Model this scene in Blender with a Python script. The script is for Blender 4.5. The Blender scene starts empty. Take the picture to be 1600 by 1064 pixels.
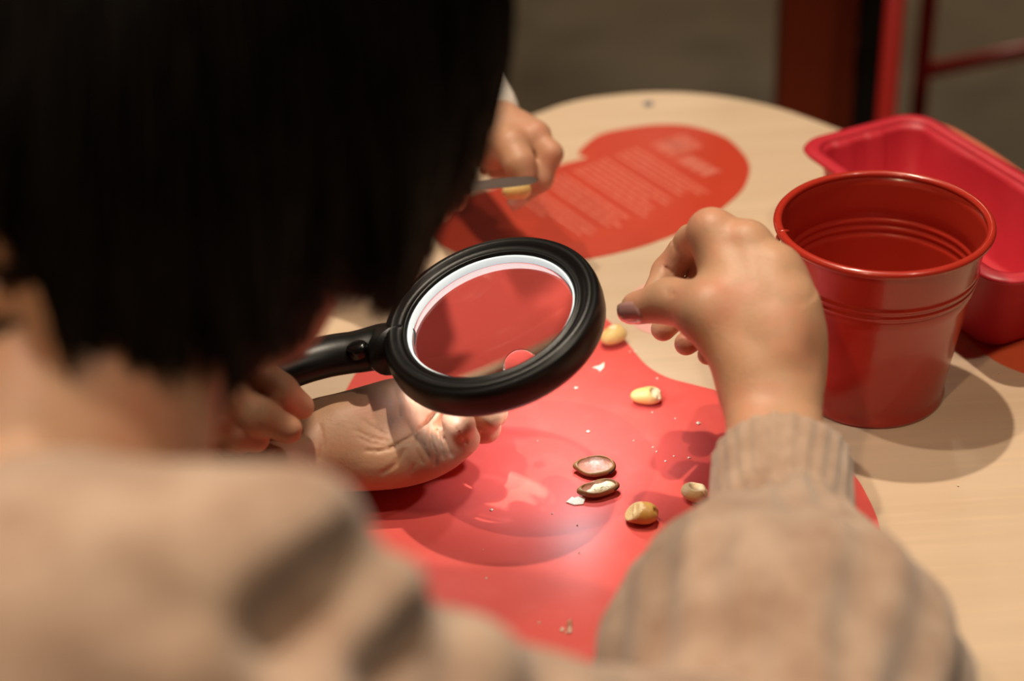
import bpy, bmesh, math, random
import numpy as np
from mathutils import Vector, Matrix

# ------------------------------------------------------------------ camera
T = 0.62                                   # height of the table top above the floor
F = 2500.0                                 # focal length in pixels of the 1600 x 1064 frame
CAM = np.array([0.0, 0.0, T + 0.53])
PITCH, ROLL = math.radians(33.0), math.radians(3.5)
FWD = np.array([0, math.cos(PITCH), -math.sin(PITCH)])
UP0 = np.array([0, math.sin(PITCH), math.cos(PITCH)])
R0 = np.array([1.0, 0, 0])
RIGHT = math.cos(ROLL) * R0 - math.sin(ROLL) * UP0
UP = math.sin(ROLL) * R0 + math.cos(ROLL) * UP0

scene = bpy.context.scene
COL = scene.collection
cd = bpy.data.cameras.new('camera')
cam = bpy.data.objects.new('camera', cd)
COL.objects.link(cam)
cd.sensor_fit = 'HORIZONTAL'
cd.sensor_width = 36.0
cd.lens = F * 36.0 / 1600.0
cd.clip_start = 0.02
cam.matrix_world = Matrix(((RIGHT[0], UP[0], -FWD[0], CAM[0]), (RIGHT[1], UP[1], -FWD[1], CAM[1]),
                           (RIGHT[2], UP[2], -FWD[2], CAM[2]), (0, 0, 0, 1)))
cd.dof.use_dof = True
cd.dof.focus_distance = 0.85
cd.dof.aperture_fstop = 3.4
scene.camera = cam

# ------------------------------------------------------------------ world, lamps, exposure
w = bpy.data.worlds.new('world')
scene.world = w
w.use_nodes = True
w.node_tree.nodes['Background'].inputs[0].default_value = (1.0, 0.80, 0.58, 1)
w.node_tree.nodes['Background'].inputs[1].default_value = 0.125

def spot(name, loc, target, power, col, size=55, blend=0.6, rad=0.03):
    l = bpy.data.lights.new(name, 'SPOT')
    l.energy = power
    l.color = col
    l.spot_size = math.radians(size)
    l.spot_blend = blend
    l.shadow_soft_size = rad
    o = bpy.data.objects.new(name, l)
    COL.objects.link(o)
    o.location = loc
    o.rotation_euler = (Vector(target) - Vector(loc)).to_track_quat('-Z', 'Y').to_euler()
    return o
WARM = (1.0, 0.85, 0.66)
spot('ceiling_spot_back', (0.02, 1.24, T + 2.0), (0.10, 0.75, T), 62, WARM, 50, 0.5, 0.025)
spot('ceiling_spot_side', (-0.42, 0.78, T + 2.0), (0.08, 0.72, T), 30, WARM, 50, 0.5, 0.025)
spot('ceiling_spot_front', (0.75, 0.25, T + 1.9), (0.2, 0.6, T), 16, WARM, 60, 0.7, 0.05)
spot('ceiling_spot_near', (-0.62, -0.6, T + 1.9), (-0.18, 0.36, T + 0.22), 26, (1.0, 0.70, 0.42), 34, 0.8, 0.05)
spot('ceiling_spot_floor', (0.9, 3.6, T + 2.0), (0.9, 2.6, 0), 90, WARM, 80, 0.9, 0.1)

vs = scene.view_settings
vs.view_transform = 'Standard'
vs.look = 'None'
vs.exposure = 0.88
vs.gamma = 1.0
vs.use_curve_mapping = False

# ------------------------------------------------------------------ small maths
rng = np.random.default_rng(7)
random.seed(7)
def V(*a): return np.array(a, float)
def ray(x, y): return FWD + RIGHT * (x - 800) / F - UP * (y - 532) / F
def P(x, y, d): return CAM + ray(x, y) * d                      # point at a depth
def PT(x, y, h=0.0):                                            # point at a height above the table
    r = ray(x, y)
    return CAM + r * ((T + h - CAM[2]) / r[2])
def PY(x, y, Y):
    r = ray(x, y)
    return CAM + r * (Y / r[1])
def nrm(v):
    v = np.asarray(v, float)
    return v / np.linalg.norm(v)
def pix(p):
    v = np.asarray(p) - CAM
    d = v @ FWD
    return 800 + F * (v @ RIGHT) / d, 532 - F * (v @ UP) / d, d

# ------------------------------------------------------------------ materials
MATS = {}
def mat(name, col, rough=0.5, metal=0.0, spec=0.5, sss=0.0, sssr=(1, .35, .2), sheen=0.0, coat=0.0, bump=None, vary=None,
        trans=0.0, ior=1.45, emit=None, emit_s=0.0):
    m = bpy.data.materials.new(name)
    m.use_nodes = True
    nt = m.node_tree
    b = nt.nodes['Principled BSDF']
    b.inputs['Base Color'].default_value = (*col, 1)
    b.inputs['Roughness'].default_value = rough
    b.inputs['Metallic'].default_value = metal
    b.inputs['Specular IOR Level'].default_value = spec
    b.inputs['IOR'].default_value = ior
    b.inputs['Transmission Weight'].default_value = trans
    b.inputs['Coat Weight'].default_value = coat
    b.inputs['Coat Roughness'].default_value = 0.12
    if sss:
        b.inputs['Subsurface Weight'].default_value = sss
        b.inputs['Subsurface Radius'].default_value = sssr
        b.inputs['Subsurface Scale'].default_value = 0.006
    if sheen:
        b.inputs['Sheen Weight'].default_value = sheen
        b.inputs['Sheen Roughness'].default_value = 0.6
    if emit:
        b.inputs['Emission Color'].default_value = (*emit, 1)
        b.inputs['Emission Strength'].default_value = emit_s
    tc = nt.nodes.new('ShaderNodeTexCoord')
    def noise(scale, detail=4, stretch=(1, 1, 1), rot=(0, 0, 0)):
        mp = nt.nodes.new('ShaderNodeMapping')
        mp.inputs['Scale'].default_value = stretch
        mp.inputs['Rotation'].default_value = rot
        nt.links.new(tc.outputs['Object'], mp.inputs[0])
        n = nt.nodes.new('ShaderNodeTexNoise')
        n.inputs['Scale'].default_value = scale
        n.inputs['Detail'].default_value = detail
        nt.links.new(mp.outputs[0], n.inputs['Vector'])
        return n
    if vary:                                    # list of (colour, scale, amount, stretch, rot)
        prev = None
        for (c2, sc, lo, hi, st, ro) in vary:
            n = noise(sc, 5, st, ro)
            r = nt.nodes.new('ShaderNodeMapRange')
            r.inputs['From Min'].default_value = lo
            r.inputs['From Max'].default_value = hi
            nt.links.new(n.outputs['Fac'], r.inputs['Value'])
            mx = nt.nodes.new('ShaderNodeMix')
            mx.data_type = 'RGBA'
            nt.links.new(r.outputs[0], mx.inputs[0])
            if prev is None:
                mx.inputs[6].default_value = (*col, 1)
            else:
                nt.links.new(prev, mx.inputs[6])
            mx.inputs[7].default_value = (*c2, 1)
            prev = mx.outputs[2]
        nt.links.new(prev, b.inputs['Base Color'])
    if bump:                                    # (scale, strength, distance[, stretch])
        n = noise(bump[0], 4, bump[3] if len(bump) > 3 else (1, 1, 1))
        bp = nt.nodes.new('ShaderNodeBump')
        bp.inputs['Strength'].default_value = bump[1]
        bp.inputs['Distance'].default_value = bump[2]
        nt.links.new(n.outputs['Fac'], bp.inputs['Height'])
        nt.links.new(bp.outputs[0], b.inputs['Normal'])
    MATS[name] = m
    return m

GR = (0, 0, math.radians(-38))
mat('wood', (0.64, 0.485, 0.345), 0.34, vary=[((0.59, 0.435, 0.295), 5.0, 0.42, 0.75, (1.0, 9, 1), GR), ((0.69, 0.52, 0.36), 9.0, 0.5, 0.8, (1.0, 22, 1), GR)])
mat('wood_edge', (0.50, 0.33, 0.19), 0.5, vary=[((0.36, 0.22, 0.12), 14, 0.4, 0.7, (1, 1, 30), (0, 0, 0))])
mat('sticker_red', (0.70, 0.095, 0.080), 0.36, vary=[((0.73, 0.115, 0.10), 60, 0.5, 0.8, (1, 1, 1), (0, 0, 0))], bump=(900, 0.06, 0.0003))
mat('sticker_orange', (0.50, 0.048, 0.022), 0.42, vary=[((0.55, 0.062, 0.03), 30, 0.5, 0.8, (1, 1, 1), (0, 0, 0))])
mat('sticker_amber', (0.74, 0.13, 0.05), 0.42)
mat('patch_pink', (0.80, 0.42, 0.38), 0.45)
mat('print_white', (0.70, 0.22, 0.16), 0.5)
mat('print_pale', (0.66, 0.18, 0.12), 0.5)
mat('bucket_red', (0.43, 0.028, 0.015), 0.28, coat=0.5, bump=(700, 0.05, 0.0003))
mat('pan_pink', (0.52, 0.024, 0.040), 0.42, vary=[((0.47, 0.020, 0.034), 40, 0.45, 0.75, (1, 1, 1), (0, 0, 0))])
mat('black_plastic', (0.006, 0.006, 0.006), 0.36, bump=(1600, 0.10, 0.0004))
mat('black_gloss', (0.006, 0.006, 0.006), 0.22)
mat('lens_glass', (1, 1, 1), 0.0, trans=1.0, ior=1.49)
mat('white_ring', (0.70, 0.76, 0.76), 0.5, emit=(0.86, 0.97, 1.0), emit_s=0.30)
mat('led', (1, 1, 1), 0.4, emit=(0.9, 0.97, 1.0), emit_s=25)
mat('skin', (0.56, 0.315, 0.19), 0.48, sss=0.25, vary=[((0.60, 0.27, 0.17), 38, 0.42, 0.72, (1, 1, 1), (0, 0, 0)), ((0.50, 0.29, 0.175), 120, 0.5, 0.8, (1, 1, 1), (0, 0, 0))], bump=(520, 0.16, 0.0012))
mat('skin_pale', (0.60, 0.36, 0.26), 0.48, sss=0.25, vary=[((0.62, 0.28, 0.21), 55, 0.42, 0.72, (1, 1, 1), (0, 0, 0))], bump=(520, 0.16, 0.0012))
mat('skin_far', (0.50, 0.27, 0.165), 0.5, sss=0.2, vary=[((0.52, 0.24, 0.15), 45, 0.42, 0.72, (1, 1, 1), (0, 0, 0))], bump=(500, 0.15, 0.001))
mat('nail', (0.45, 0.24, 0.22), 0.08, coat=1.0)
mat('nail_plain', (0.66, 0.36, 0.28), 0.3)
mat('hair', (0.006, 0.0042, 0.003), 0.55, spec=0.25)
mat('trousers', (0.02, 0.022, 0.03), 0.9)
mat('white_cloth', (0.72, 0.66, 0.60), 0.9)
mat('dark_cloth', (0.05, 0.035, 0.03), 0.9)
mat('nut', (0.74, 0.50, 0.17), 0.42, sss=0.1, vary=[((0.80, 0.62, 0.30), 130, 0.45, 0.7, (1, 1, 1), (0, 0, 0)), ((0.60, 0.33, 0.09), 70, 0.58, 0.8, (1, 1, 1), (0, 0, 0))])
mat('nut_brown', (0.50, 0.27, 0.06), 0.38, vary=[((0.62, 0.42, 0.13), 110, 0.45, 0.7, (1, 1, 1), (0, 0, 0))])
mat('nut_inner', (0.66, 0.48, 0.22), 0.5, bump=(900, 0.4, 0.0008), vary=[((0.74, 0.60, 0.36), 160, 0.4, 0.7, (1, 1, 1), (0, 0, 0))])
mat('nut_flesh', (0.86, 0.72, 0.44), 0.6, bump=(700, 0.5, 0.001), vary=[((0.90, 0.82, 0.60), 200, 0.4, 0.7, (1, 1, 1), (0, 0, 0))])
mat('flake_white', (0.86, 0.80, 0.66), 0.6, bump=(700, 0.5, 0.001))
mat('shell_out', (0.25, 0.115, 0.035), 0.4, vary=[((0.32, 0.17, 0.06), 120, 0.4, 0.7, (1, 1, 1), (0, 0, 0))])
mat('shell_in', (0.46, 0.20, 0.13), 0.38, bump=(500, 0.4, 0.001), vary=[((0.66, 0.42, 0.32), 170, 0.45, 0.7, (1, 1, 1), (0, 0, 0))])
mat('steel', (0.075, 0.045, 0.032), 0.5, metal=0.2)
mat('pin_grey', (0.12, 0.13, 0.17), 0.4)
mat('floor', (0.140, 0.105, 0.066), 0.36, vary=[((0.19, 0.15, 0.10), 2.2, 0.4, 0.7, (1, 1, 1), (0, 0, 0)), ((0.10, 0.075, 0.05), 6, 0.5, 0.75, (1, 1, 1), (0, 0, 0))], bump=(6, 0.05, 0.02))
mat('post_orange', (0.42, 0.060, 0.016), 0.55)
mat('post_shaded', (0.012, 0.010, 0.009), 0.6)  # side of the post in shadow, the shade put into the colour
mat('chair_red', (0.60, 0.026, 0.018), 0.38)
mat('wall', (0.16, 0.13, 0.10), 0.8)

def knit(name, col, col2, sc):
    m = mat(name, col, 0.95, spec=0.15, sheen=0.35)
    nt = m.node_tree
    b = nt.nodes['Principled BSDF']
    tc = nt.nodes.new('ShaderNodeTexCoord')
    a = nt.nodes.new('ShaderNodeAttribute')
    a.attribute_name = 'rib'
    n1 = nt.nodes.new('ShaderNodeTexNoise'); n1.inputs['Scale'].default_value = sc; n1.inputs['Detail'].default_value = 6
    n2 = nt.nodes.new('ShaderNodeTexNoise'); n2.inputs['Scale'].default_value = 900; n2.inputs['Detail'].default_value = 3
    nt.links.new(tc.outputs['Object'], n1.inputs['Vector'])
    nt.links.new(tc.outputs['Object'], n2.inputs['Vector'])
    add = nt.nodes.new('ShaderNodeMath'); add.operation = 'MULTIPLY_ADD'
    nt.links.new(n2.outputs['Fac'], add.inputs[0]); add.inputs[1].default_value = 0.35
    nt.links.new(n1.outputs['Fac'], add.inputs[2])
    r = nt.nodes.new('ShaderNodeMapRange')
    r.inputs['From Min'].default_value = 0.48; r.inputs['From Max'].default_value = 0.86
    nt.links.new(add.outputs[0], r.inputs['Value'])
    mx = nt.nodes.new('ShaderNodeMix'); mx.data_type = 'RGBA'
    mx.inputs[6].default_value = (*col, 1); mx.inputs[7].default_value = (*col2, 1)
    nt.links.new(r.outputs[0], mx.inputs[0])
    nt.links.new(mx.outputs[2], b.inputs['Base Color'])
    bp = nt.nodes.new('ShaderNodeBump'); bp.inputs['Strength'].default_value = 0.6; bp.inputs['Distance'].default_value = 0.002
    nt.links.new(add.outputs[0], bp.inputs['Height'])
    nt.links.new(bp.outputs[0], b.inputs['Normal'])
    return m
knit('knit', (0.34, 0.210, 0.146), (0.50, 0.355, 0.265), 45)

# ------------------------------------------------------------------ objects
def link(name, me, m=None, parent=None):
    o = bpy.data.objects.new(name, me)
    COL.objects.link(o)
    if m:
        for k in (m if isinstance(m, (list, tuple)) else [m]):
            me.materials.append(MATS[k])
    if parent is not None:
        o.parent = parent
        o.matrix_parent_inverse = parent.matrix_world.inverted()
    return o
def tag(o, label, cat, group=None, kind=None):
    o['label'] = label
    o['category'] = cat
    if group: o['group'] = group
    if kind: o['kind'] = kind
    return o
def empty(name, loc, label, cat, group=None):
    o = bpy.data.objects.new(name, None)
    COL.objects.link(o)
    o.matrix_world = Matrix.Translation(Vector(loc))
    o.empty_display_size = 0.03
    return tag(o, label, cat, group)
def mesh(name, v, f, smooth=True):
    me = bpy.data.meshes.new(name)
    me.from_pydata([tuple(map(float, q)) for q in v], [], [tuple(int(i) for i in q) for q in f])
    if smooth:
        me.polygons.foreach_set('use_smooth', [True] * len(me.polygons))
    me.update()
    return me
def centred(name, me, m, parent=None):
    """link a mesh whose vertices are in world space with its origin moved to its bounds' bottom centre"""
    n = len(me.vertices)
    co = np.empty(n * 3, np.float32)
    me.vertices.foreach_get('co', co)
    co = co.reshape(-1, 3)
    c = (co.min(0) + co.max(0)) / 2
    c[2] = co[:, 2].min()
    me.vertices.foreach_set('co', (co - c).ravel())
    me.update()
    o = link(name, me, m)
    o.matrix_world = Matrix.Translation(Vector([float(q) for q in c]))
    if parent is not None:
        o.parent = parent
        o.matrix_parent_inverse = parent.matrix_world.inverted()
    return o
def lathe(name, prof, n=96, frame=None, closed=True):
    """revolve (r, z) profile; frame = (origin, ex, ey, ez)"""
    o, ex, ey, ez = frame if frame else (V(0, 0, 0), V(1, 0, 0), V(0, 1, 0), V(0, 0, 1))
    v, f = [], []
    m = len(prof)
    for i in range(n):
        a = 2 * math.pi * i / n
        for r, z in prof:
            v.append(o + ex * (r * math.cos(a)) + ey * (r * math.sin(a)) + ez * z)
    for i in range(n):
        j = (i + 1) % n
        for k in range(m if closed else m - 1):
            l = (k + 1) % m
            f.append((i * m + k, j * m + k, j * m + l, i * m + l))
    me = mesh(name, v, f)
    bm = bmesh.new(); bm.from_mesh(me)
    bmesh.ops.remove_doubles(bm, verts=bm.verts, dist=1e-6)
    bmesh.ops.recalc_face_normals(bm, faces=bm.faces)
    bm.to_mesh(me); bm.free()
    return me
def tube(name, pts, rad, n=12, flat=1.0, side=None):
    """tube along points with a radius per point; flat squeezes it across `side`"""
    pts = [np.asarray(p, float) for p in pts]
    rad = rad if hasattr(rad, '__len__') else [rad] * len(pts)
    v, f = [], []
    up = nrm(side) if side is not None else V(0.3, 0.2, 1)
    for i, p in enumerate(pts):
        t = nrm(pts[min(i + 1, len(pts) - 1)] - pts[max(i - 1, 0)])
        a = nrm(np.cross(t, up)); b = nrm(np.cross(a, t))
        for k in range(n):
            th = 2 * math.pi * k / n
            v.append(p + a * rad[i] * math.cos(th) + b * rad[i] * flat * math.sin(th))
    for i in range(len(pts) - 1):
        for k in range(n):
            l = (k + 1) % n
            f.append((i * n + k, i * n + l, (i + 1) * n + l, (i + 1) * n + k))
    f.append(tuple(range(n))[::-1]); f.append(tuple((len(pts) - 1) * n + k for k in range(n)))
    me = mesh(name, v, f)
    bm = bmesh.new(); bm.from_mesh(me)
    bmesh.ops.recalc_face_normals(bm, faces=bm.faces)
    bm.to_mesh(me); bm.free()
    return me
def spline(pts, per=10, closed=True):
    pts = [np.asarray(p, float) for p in pts]
    n = len(pts); out = []
    for i in range(n if closed else n - 1):
        if closed: a, b, c, d = pts[i - 1], pts[i], pts[(i + 1) % n], pts[(i + 2) % n]
        else: a, b, c, d = pts[max(i - 1, 0)], pts[i], pts[i + 1], pts[min(i + 2, n - 1)]
        for k in range(per):
            t = k / per
            out.append(0.5 * ((2 * b) + (c - a) * t + (2 * a - 5 * b + 4 * c - d) * t * t + (3 * b - a - 3 * c + d) * t ** 3))
    if not closed: out.append(pts[-1])
    return out
def slab(name, outline, z0, z1, smooth=False, bevel=0.0):
    bm = bmesh.new()
    vs_ = [bm.verts.new((p[0], p[1], z0)) for p in outline]
    fc = bm.faces.new(vs_)
    if fc.normal.z > 0 or True:
        bm.normal_update()
        if fc.normal.z > 0: fc.normal_flip()
    r = bmesh.ops.extrude_face_region(bm, geom=[fc])
    for e in r['geom']:
        if isinstance(e, bmesh.types.BMVert): e.co.z = z1
    bmesh.ops.recalc_face_normals(bm, faces=bm.faces)
    if bevel:
        ed = [e for e in bm.edges if abs(e.verts[0].co.z - e.verts[1].co.z) < 1e-6]
        bmesh.ops.bevel(bm, geom=ed, offset=bevel, segments=3, affect='EDGES', profile=0.5)
    me = bpy.data.meshes.new(name)
    bm.to_mesh(me); bm.free()
    return me
def box(name, lo, hi, bevel=0.0):
    bm = bmesh.new()
    bmesh.ops.create_cube(bm, size=1)
    for v_ in bm.verts:
        v_.co = Vector([lo[i] + (v_.co[i] + 0.5) * (hi[i] - lo[i]) for i in range(3)])
    if bevel:
        bmesh.ops.bevel(bm, geom=list(bm.edges), offset=bevel, segments=2, affect='EDGES')
    me = bpy.data.meshes.new(name)
    bm.to_mesh(me); bm.free()
    return me

# ------------------------------------------------------------------ implicit surfaces -> mesh (surface nets)
class Field:
    def __init__(s, lo, hi, h):
        s.h = h; s.lo = np.asarray(lo, float)
        s.n = np.ceil((np.asarray(hi) - s.lo) / h).astype(int) + 1
        s.D = np.full(s.n, 1.0, np.float32)
        s.ax = [(s.lo[i] + h * np.arange(s.n[i])).astype(np.float32) for i in range(3)]
    def block(s, lo, hi):
        a = np.clip(np.floor((np.asarray(lo) - s.lo) / s.h).astype(int), 0, s.n)
        b = np.clip(np.ceil((np.asarray(hi) - s.lo) / s.h).astype(int) + 1, 0, s.n)
        sl = tuple(slice(a[i], b[i]) for i in range(3))
        X = s.ax[0][sl[0]][:, None, None]; Y = s.ax[1][sl[1]][None, :, None]; Z = s.ax[2][sl[2]][None, None, :]
        return sl, X, Y, Z
    def put(s, sl, d, k, op='add'):
        A = s.D[sl]
        if op == 'add':
            if k > 0:
                hh = np.maximum(k - np.abs(A - d), 0) / k
                s.D[sl] = np.minimum(A, d) - hh * hh * k * 0.25
            else: s.D[sl] = np.minimum(A, d)
        else:
            d = -d
            if k > 0:
                hh = np.maximum(k - np.abs(A - d), 0) / k
                s.D[sl] = np.maximum(A, d) + hh * hh * k * 0.25
            else: s.D[sl] = np.maximum(A, d)
    def cone(s, a, b, ra, rb, k=0.004, op='add'):
        a = np.asarray(a, float); b = np.asarray(b, float)
        m = max(ra, rb) + k + 3 * s.h
        sl, X, Y, Z = s.block(np.minimum(a, b) - m, np.maximum(a, b) + m)
        if min(s.D[sl].shape) == 0: return
        ba = b - a; l2 = float(ba @ ba)
        t = ((X - a[0]) * ba[0] + (Y - a[1]) * ba[1] + (Z - a[2]) * ba[2]) / l2
        # shift along the axis so that the surface is the tangent cone
        t = np.clip(t, 0, 1)
        d = np.sqrt((X - a[0] - t * ba[0]) ** 2 + (Y - a[1] - t * ba[1]) ** 2 + (Z - a[2] - t * ba[2]) ** 2) - (ra + (rb - ra) * t)
        s.put(sl, d.astype(np.float32), k, op)
    def ell(s, c, axes, rad, k=0.004, op='add'):
        c = np.asarray(c, float); ax = [nrm(q) for q in axes]
        m = max(rad) + k + 3 * s.h
        sl, X, Y, Z = s.block(c - m, c + m)
        if min(s.D[sl].shape) == 0: return
        q0 = 0; q1 = 0
        for e, r in zip(ax, rad):
            u = (X - c[0]) * e[0] + (Y - c[1]) * e[1] + (Z - c[2]) * e[2]
            q0 = q0 + (u / r) ** 2; q1 = q1 + (u / (r * r)) ** 2
        q0 = np.sqrt(q0); q1 = np.sqrt(q1) + 1e-6
        s.put(sl, (q0 * (q0 - 1) / q1).astype(np.float32), k, op)
    def chain(s, pts, rad, k_in=0.003, k=0.004):
        """a finger: cones joined smoothly with one another, then to the rest"""
        keep = s.D
        lo = np.min(pts, 0) - max(rad) - 0.012; hi = np.max(pts, 0) + max(rad) + 0.012
        sl, *_ = s.block(lo, hi)
        s.D = np.full(s.n, 1.0, np.float32) if False else keep
        sub = Field.__new__(Field); sub.h = s.h
        a = [q.start for q in sl]
        sub.lo = s.lo + s.h * np.array(a); sub.n = np.array(s.D[sl].shape)
        if sub.n.min() == 0: return
        sub.ax = [s.ax[i][sl[i]] for i in range(3)]
        sub.D = np.full(sub.n, 1.0, np.float32)
        for i in range(len(pts) - 1): sub.cone(pts[i], pts[i + 1], rad[i], rad[i + 1], k_in)
        s.put(sl, sub.D, k)
    def groove(s, lines, width, depth, dmax=None):
        """press shallow creases into the surface along image polylines, on the side seen from above"""
        idx = np.argwhere(np.abs(s.D) < 0.004)
        p = s.lo + s.h * idx
        v = p - CAM; dd = v @ FWD
        px = 800 + F * (v @ RIGHT) / dd; py = 532 - F * (v @ UP) / dd
        add = np.zeros(len(idx))
        for ln, wd, dp in lines:
            best = np.full(len(idx), 1e9)
            for (x0, y0), (x1, y1) in zip(ln[:-1], ln[1:]):
                ux, uy = x1 - x0, y1 - y0
                t = np.clip(((px - x0) * ux + (py - y0) * uy) / (ux * ux + uy * uy), 0, 1)
                best = np.minimum(best, np.hypot(px - x0 - t * ux, py - y0 - t * uy))
            add = np.maximum(add, dp * depth * np.exp(-(best / (wd * width)) ** 2))
        if dmax is not None: add[p[:, 2] < T + dmax] = 0
        s.D[idx[:, 0], idx[:, 1], idx[:, 2]] += add.astype(np.float32)
    def nets(s):
        D = s.D; n = s.n
        S = D < 0
        c = np.zeros(n - 1, np.int8)
        for i in (0, 1):
            for j in (0, 1):
                for k in (0, 1):
                    c += S[i:n[0] - 1 + i, j:n[1] - 1 + j, k:n[2] - 1 + k]
        act = (c > 0) & (c < 8)
        idx = np.argwhere(act)
        vid = np.full(n - 1, -1, np.int64)
        vid[act] = np.arange(len(idx))
        acc = np.zeros((len(idx), 3)); cnt = np.zeros(len(idx))
        for ax in range(3):
            o1, o2 = [q for q in range(3) if q != ax]
            for u in (0, 1):
                for w_ in (0, 1):
                    off = np.zeros(3, int); off[o1] = u; off[o2] = w_
                    a = idx + off; b = a.copy(); b[:, ax] += 1
                    da = D[a[:, 0], a[:, 1], a[:, 2]]; db = D[b[:, 0], b[:, 1], b[:, 2]]
                    x = (da < 0) != (db < 0)
                    t = np.where(x, da / np.where(x, da - db, 1), 0)
                    p = a.astype(float); p[:, ax] += t
                    acc[x] += p[x]; cnt[x] += 1
        vert = s.lo + s.h * acc / np.maximum(cnt, 1)[:, None]
        faces = []
        for ax in range(3):
            o1, o2 = (ax + 1) % 3, (ax + 2) % 3
            a = [slice(None)] * 3; b = [slice(None)] * 3
            a[ax] = slice(0, -1); b[ax] = slice(1, None)
            x = S[tuple(a)] != S[tuple(b)]
            e = np.argwhere(x)
            ok = (e[:, o1] > 0) & (e[:, o2] > 0) & (e[:, o1] < n[o1] - 1) & (e[:, o2] < n[o2] - 1)
            e = e[ok]
            def cell(d1, d2):
                q = e.copy(); q[:, o1] += d1; q[:, o2] += d2
                return vid[q[:, 0], q[:, 1], q[:, 2]]
            q = np.stack([cell(-1, -1), cell(0, -1), cell(0, 0), cell(-1, 0)], 1)
            ins = S[e[:, 0], e[:, 1], e[:, 2]]
            q[~ins] = q[~ins][:, ::-1]
            faces.append(q)
        f = np.concatenate(faces)
        f = f[(f >= 0).all(1)]
        return vert, f
def join(parts):
    vs_, fs, o = [], [], 0
    for v, f in parts:
        vs_.append(v); fs.append(f + o); o += len(v)
    return np.concatenate(vs_), np.concatenate(fs)
def netmesh(name, v, f):
    me = bpy.data.meshes.new(name)
    me.vertices.add(len(v)); me.vertices.foreach_set('co', v.astype(np.float32).ravel())
    me.loops.add(len(f) * 4); me.loops.foreach_set('vertex_index', f.astype(np.int32).ravel())
    me.polygons.add(len(f))
    me.polygons.foreach_set('loop_start', np.arange(0, len(f) * 4, 4, dtype=np.int32))
    me.polygons.foreach_set('use_smooth', np.ones(len(f), bool))
    me.update(calc_edges=True)
    me.validate()
    return me
def relax(v, f, it=2, lam=0.5):
    e = np.concatenate([f[:, [0, 1]], f[:, [1, 2]], f[:, [2, 3]], f[:, [3, 0]]])
    v = v.copy()
    for _ in range(it):
        s = np.zeros_like(v); c = np.zeros(len(v))
        np.add.at(s, e[:, 0], v[e[:, 1]]); np.add.at(c, e[:, 0], 1)
        np.add.at(s, e[:, 1], v[e[:, 0]]); np.add.at(c, e[:, 1], 1)
        v += lam * (s / np.maximum(c, 1)[:, None] - v)
    return v

# ================================================================== THE SETTING
fl = link('floor', mesh('floor', [(-5, -3, 0), (6, -3, 0), (6, 6, 0), (-5, 6, 0)], [(0, 1, 2, 3)], False), 'floor')
fl['kind'] = 'structure'
for nm, lo, hi in (('wall_back', (-5, 6, 0), (6, 6.1, 2.9)), ('wall_left', (-5.1, -3, 0), (-5, 6, 2.9)), ('wall_right', (6, -3, 0), (6.1, 6, 2.9)),
                   ('wall_front', (-5, -3.1, 0), (6, -3, 2.9)), ('ceiling', (-5.1, -3.1, 2.9), (6.1, 6.1, 3.0))):
    o = link(nm, box(nm, lo, hi), 'wall'); o['kind'] = 'structure'

# ------------------------------------------------------------------ table
tb = empty('table', (0.0, 0.75, 0.0), 'pale birch children\'s table with rounded outline and stickers on its top', 'table')
out = spline([(.010, 1.126), (.057, 1.155), (.098, 1.164), (.138, 1.162), (.175, 1.149), (.211, 1.125), (.240, 1.094), (.30, 1.02), (.38, .93), (.46, .82), (.52, .70),
              (.52, .56), (.45, .47), (.32, .445), (0, .44), (-.25, .445), (-.35, .49), (-.39, .62), (-.37, .78), (-.28, .93), (-.13, 1.05)], 8)
o = link('tabletop', slab('tabletop', out, T - 0.024, T, bevel=0.0015), ['wood', 'wood_edge'], tb)
for p in o.data.polygons:
    if abs(p.normal.z) < 0.3: p.material_index = 1
for x, y in ((.33, .56), (-.29, .56), (-.16, .93), (.17, 1.02)):
    link('leg', lathe('leg', [(0, 0), (.016, 0), (.022, T - .03), (0.034, T - .0245), (0, T - .0245)], 20, (V(x, y, 0), V(1, 0, 0), V(0, 1, 0), V(0, 0, 1)), False), 'wood_edge', tb)

# stickers: flat cut vinyl on the table
def sticker(name, pxs, m, label, z=0.0004, per=8, cat='sticker'):
    pts = spline([PT(x, y) for x, y in pxs], per)
    me = slab(name, pts, T, T + z)
    o = centred(name, me, m)
    return tag(o, label, cat)
sticker('table_sticker', [(945, 497), (962, 513), (984, 541), (1010, 571), (1042, 590), (1085, 602), (1130, 614), (1200, 640), (1280, 690), (1332, 740), (1356, 778), (1374, 822), (1390, 900),
                          (1375, 1010), (1290, 1105), (1120, 1170), (900, 1190), (680, 1140), (530, 1010), (484, 850), (502, 720), (530, 640), (547, 599), (590, 535), (650, 480), (740, 440),
                          (830, 435), (900, 460)], 'sticker_red', 'large coral red blob sticker in the middle of the table under the nuts')
txt = empty('text_sticker', PT(930, 300), 'orange-red leaf-shaped sticker printed with pale paragraphs at the far end', 'sticker')
pl = spline([PT(x, y) for x, y in [(903, 241), (919, 223), (939, 210), (968, 203), (1007, 197), (1040, 195), (1074, 197), (1108, 205), (1138, 218), (1160, 239), (1171, 259), (1169, 278), (1160, 297),
                                   (1142, 315), (1118, 334), (1090, 351), (1052, 368), (995, 388), (914, 406), (830, 416), (750, 408), (693, 386), (676, 370), (665, 350), (672, 332), (700, 316), (780, 292),
                                   (866, 261), (916, 247)]], 6)
link('sticker_sheet', slab('sticker_sheet', pl, T, T + .0004), 'sticker_orange', txt)
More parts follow.
